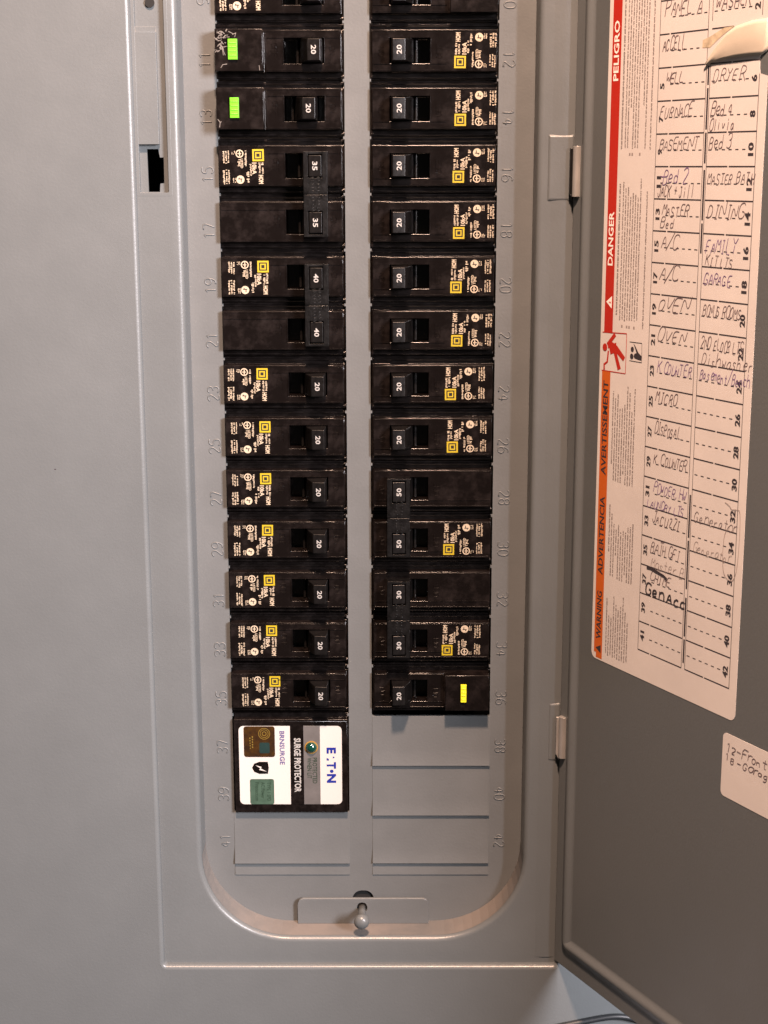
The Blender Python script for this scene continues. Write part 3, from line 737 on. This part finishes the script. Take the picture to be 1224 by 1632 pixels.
RL = {0: 720.8, 1: 722, 2: 720, 3: 721, 4: 717.8, 5: 719.8, 6: 710, 7: 714.3, 9: 709.4, 11: 708.2}
LLp = {2: 425, 4: 428.8, 6: 424.5, 7: 427.5, 8: 427, 9: 429, 10: 430, 11: 432, 12: 436}
# right column
breaker(-1, 'R', kind='module', desc='black breaker cut off by the top of the picture in the right column')
near = {0: 'second from the top in the right column', 1: 'third from the top in the right column', 2: 'fourth from the top in right column, by upper hinge',
        3: 'fifth from the top in the right column', 4: 'sixth from the top in the right column', 5: 'seventh from the top in the right column',
        6: 'eighth from the top in the right column', 7: 'right above the joined 50 amp pair in the right column'}
for k in range(8): breaker(k, 'R', label_px=RL[k], desc='black single breaker with label, '+near[k])
breaker(12, 'R', kind='module', button=(740, 750.5, -4.6, 4.6, LEMON), desc='black 20 amp breaker with yellow test button, lowest in the right column')
# left column
breaker(-1, 'L', label_px=425, desc='black breaker with printed label cut off at the top of the left column')
b11 = breaker(0, 'L', kind='tall', button=(372.5, 387.5, -4.9, 4.3, GREEN), desc='black breaker with green test button and pale torn scuffs at its left end')
b13 = breaker(1, 'L', kind='tall', button=(373.5, 388, -4.9, 4.3, GREEN), hshift=2.6, desc='black breaker with green test button and centred handle, without big scuffs')
left = {6: 'right below the joined 40 amp pair in the left column', 7: 'second below the joined 40 amp pair, left column', 8: 'third below the joined 40 amp pair, left column', 9: 'fourth above the surge protector, left column',
        10: 'third above the surge protector, left column', 11: 'second above the surge protector, left column', 12: 'right above the surge protector'}
for k in range(6, 13): breaker(k, 'L', label_px=LLp[k], desc='black single breaker '+left[k])
# two-pole breakers with a handle tie
def two_pole(rows, side, ampv, desc, labrow, label_px, ragged=False):
    root = breaker(rows[0], side, ampv, label_px=label_px if labrow == rows[0] else None, desc=desc)
    root.name = 'two_pole_breaker'; right = side == 'R'
    breaker(rows[1], side, ampv, label_px=label_px if labrow == rows[1] else None, frame=root)
    dz = (ROWZ[rows[1]]-ROWZ[rows[0]])*(1 if right else -1)
    z0, z1 = sorted((0, dz)); xs = [7.7, 10.0, 16.6, 18.6]; e = 5.6
    zs = [z0-7.2, z0-e, z0+e, z1-e, z1+e, z1+7.2]; y = -12.0
    zm = (z0+z1)/2
    zs = [z0-6.5, z0-5.4, z0+5.4, zm-.25, zm+.25, z1-5.4, z1+5.4, z1+6.5]
    Dp = [[y]*3, [y, None, y], [y]*3, [y+.3]*3, [y]*3, [y, None, y], [y]*3]
    mb = stepped(xs, zs, Dp, -6.0)
    if True:     # cast lettering and scuffs on the tie
        random.seed(len(desc))
        for c_ in (zm-4.5, zm+4.5):
            for i in range(5):
                for j in range(2):
                    a = 11.2+j*2.6+random.uniform(-.2, .2); b = c_-3.2+i*1.5
                    tube(mb, [(a, y-.02, b), (a+1.4, y-.02, b+.2), (a+.7, y-.02, b+.9)], .15, k=4)
    mb.build('handle_tie', TIE, root, bevel=.25, seg=1)
    mb = MB()
    for c_ in (z0, z1): mb.box(9.9, 16.7, -7.5, -7.0, c_-5.5, c_+5.5)
    mb.build('tie_window_gap', DARK, root)
    return root
two_pole((2, 3), 'L', '35', 'two pole breaker with scuffed tie bar, upper joined pair of the left column', 2, LLp[2])
two_pole((4, 5), 'L', '40', 'two pole 40 amp breaker, lower joined pair of the left column', 4, LLp[4])
two_pole((8, 9), 'R', '50', 'two pole 50 amp breaker, upper joined pair of the right column', 9, RL[9])
two_pole((10, 11), 'R', '30', 'two pole 30 amp breaker, lower joined pair just above the yellow button breaker', 11, RL[11])
# white torn scuffs on the breaker beside number 11
random.seed(5); mb = MB()
def scr(px, py, pts, w_):
    P = [at(px+a, py+b, -9.6) for a, b in pts]
    ribbon(mb, [(-(p.x-XL), -(p.z-ROWZ[0])) for p in P], w_, lambda a, b, h: (a, -9.57-h, b))
for k in range(46):
    px = 345+abs(random.gauss(0, 7)); py = 49+random.random()*32; l = random.uniform(2, 7); a = random.uniform(0, 6.28)
    scr(px, py, [(0, 0), (l*.5*math.cos(a), l*.5*math.sin(a)+random.uniform(-1, 1)), (l*math.cos(a), l*math.sin(a))], random.uniform(.12, .5))
for px, py, pts in ((364, 50, [(0, 0), (8, 4), (12, 3)]), (370, 52, [(0, 3), (6, 0), (4, 7)]), (352, 72, [(0, 0), (7, 16)]), (354, 74, [(0, 0), (2, 14)]), (356, 75, [(0, 0), (9, -2)]), (352, 108, [(0, 0), (3, -5), (10, -6)]), (413, 104, [(0, 0), (1, 8)])):
    scr(px, py, pts, .3)
mb.build('torn_sticker_scuffs', SCUFF, b11, weld=False)
mb = MB()
for pts in ([(347, 190), (351, 195), (350, 203)], [(350, 195), (353, 194)]):
    P = [at(a, b, -9.6) for a, b in pts]; ribbon(mb, [(-(p.x-XL), -(p.z-ROWZ[1])) for p in P], .35, lambda a, b, h: (a, -9.57-h, b))
mb.build('scuff', SCUFF, b13, weld=False)

# ------------------------------------------------------------------ surge protector
sp = tag(empty('surge_protector', (-35, 0, -325)), 'black surge protector with large white label and round green lens, below the left breakers', 'surge protector'); sp.location = (0, 0, 0)
za, zb = at(460, 1147, -3).z, at(460, 1294, -1).z
mb = stepped([-64.2, -63.4, -6.6, -6.0], [zb+.1, zb+.7, za-.9, za, za+2.4], [[1.5]*3, [1.5, -3, 1.5], [1.5, -2.6, 1.5], [1.5, .5, 1.5]], 14)
mb.build('housing', BLACK, sp, bevel=.4)
a0 = at(380, 1157, -3); a1 = at(545.5, 1281.5, -3)
PX0, PX1, PZt, PZb = a0.x, a1.x, a0.z, a1.z
def sx_(px): return PX0+(px-380)/(545.5-380)*(PX1-PX0)
def sz_(py): return PZt+(py-1157)/(1281.5-1157)*(PZb-PZt)
mb = MB(); sheet(rrect(PX0, PX1, PZb, PZt, 2.4, 6), [], -3.1, mb, thick=.1); mb.build('sticker', STICK2, sp)
def srect(mb, x0, x1, y0, y1, d=.06, mi=0): mb.face([(sx_(x0), -3.1-d, sz_(y0)), (sx_(x1), -3.1-d, sz_(y0)), (sx_(x1), -3.1-d, sz_(y1)), (sx_(x0), -3.1-d, sz_(y1))], mi)
def sround(mb, x0, x1, y0, y1, r, d=.06, mi=0): mb.face([(p[0], -3.1-d, p[1]) for p in rrect(sx_(x0), sx_(x1), sz_(y1), sz_(y0), r, 4)], mi)
def stext(mb, s, x0, x1, y0, y1, bold=.02, d=.12, mi=0):   # reads downward, tops of the letters to the right
    put_text(mb, s, lambda a, b: (sx_(x0+b*(x1-x0)), -3.1-d, sz_(y0+a*(y1-y0))), mi, bold)
mb = MB(); srect(mb, 462.5, 484, 1156.6, 1281.9); mb.build('black_strip', BLACK, sp, weld=False)
mb = MB(); srect(mb, 484, 510.5, 1157, 1281.5); mb.build('silver_strip', SILVER, sp, weld=False)
mb = MB(); stext(mb, 'SURGE PROTECTOR', 468.5, 479.5, 1176, 1262, .03); mb.build('white_lettering', WHITE, sp, weld=False)
mb = MB(); stext(mb, 'E', 521, 536, 1191, 1200.5, .045); stext(mb, 'T', 521, 536, 1214, 1224.5, .045); stext(mb, 'N', 521, 536, 1233, 1247, .045)
mb.face([(sx_(529+3*math.cos(t)), -3.22, sz_(1228.6+2.6*math.sin(t))) for t in [i*math.pi/6 for i in range(12)]])
mb.face([(sx_(x), -3.22, sz_(y)) for x, y in ((521, 1207.5), (521, 1211.5), (524.5, 1211.5), (524.5, 1208.8))])
mb.face([(sx_(x), -3.22, sz_(y)) for x, y in ((531, 1205.2), (533.5, 1205.6), (533.5, 1207.4), (531, 1208.0))])
mb.build('blue_lettering', BLUE, sp, weld=False)
mb = MB(); stext(mb, 'BRNSURGE', 445.5, 453.5, 1165, 1218, .02); mb.build('lilac_lettering', LILAC, sp, weld=False)
mb = MB(); stext(mb, 'PROTECTED', 498, 505.5, 1207, 1248, .01); stext(mb, 'WHEN LIT', 489.5, 496.5, 1207, 1240, .01); mb.build('green_lettering', GTXT, sp, weld=False)
mb = MB(); sround(mb, 388, 438, 1157.4, 1206, 1.3, .08); mb.build('bronze_seal', HOLO, sp, weld=False)
mb = MB()
for r0, r1 in ((8.6, 9.6), (6.0, 6.9), (2.6, 3.8)):
    for k in range(20):
        t0, t1 = 2*math.pi*k/20, 2*math.pi*(k+1)/20; mb.face([(sx_(421+r*math.cos(t)), -3.22, sz_(1169+r*math.sin(t)*.95)) for r, t in ((r0, t0), (r1, t0), (r1, t1), (r0, t1))])
for k in range(5): srect(mb, 397+k*.2, 399, 1175+k*4, 1177+k*4, .12); srect(mb, 401, 403, 1173+k*4, 1175.5+k*4, .12)
mb.build('gold_swirl', GOLD, sp, weld=False)
mb = MB(); sround(mb, 413, 429.5, 1183, 1200, .8, .13); mb.build('teal_patch', TEAL, sp, weld=False)
mb = MB(); mb.face([(sx_(x), -3.2, sz_(y)) for x, y in ((400.5, 1223), (404, 1216.5), (412, 1213.5), (426, 1213.5), (427.5, 1223), (426, 1232.5), (412, 1232.8), (404, 1229.5))]); mb.build('black_shield', BLACK, sp, weld=False)
mb = MB(); mb.face([(sx_(x), -3.25, sz_(y)) for x, y in ((406, 1219), (416, 1221.5), (414.5, 1224), (424, 1229), (412, 1226.5), (413.5, 1223.5))]); mb.build('lightning_bolt', STICK2, sp, weld=False)
mb = MB(); sround(mb, 396.5, 435.5, 1241, 1281.4, 1.0, .08); mb.build('green_seal', SAGE, sp, weld=False)
mb = MB()
for i, s in enumerate(('TYPE 1 SPD', 'AC Power', 'Protection')): stext(mb, s, 424-i*9.5, 430-i*9.5, 1246, 1276-(i % 2)*4, 0, .14)
mb.build('green_seal_lettering', GTXT, sp, weld=False)
c_ = (sx_(496.5), sz_(1190.5))
mb = MB(); tube(mb, [(c_[0], -3.15, c_[1]), (c_[0], -3.5, c_[1])], 3.35, k=28); mb.build('lens_ring', AMBER, sp)
mb = MB(); tube(mb, [(c_[0], -3.1-2.6*math.sin(R(a)), c_[1]) for a in (0, 20, 40, 60, 75, 88)], [2.95*math.cos(R(a)) for a in (0, 20, 40, 60, 75, 88)], k=28); mb.build('indicator_lens', LED, sp, smooth=True)

# ------------------------------------------------------------------ cable crossing below the door
mb = MB()
P = [at(x, y, -24) for x, y in ((800, 1660), (860, 1640), (890, 1633), (930, 1625), (965, 1618), (990, 1616), (1020, 1622), (1080, 1640), (1160, 1665))]
Q = [P[0]]
for _ in range(3):
    pp = [P[0]]
    for a, b in zip(P, P[1:]): pp += [a*.75+b*.25, a*.25+b*.75]
    pp.append(P[-1]); P = pp
tube(mb, [p+Vector((0, 0, -1.2)) for p in P], 1.5, k=12)
tag(mb.build('grey_cable', CABLE, None, smooth=True), 'dark grey cable crossing the lower right corner under the open door', 'cable')
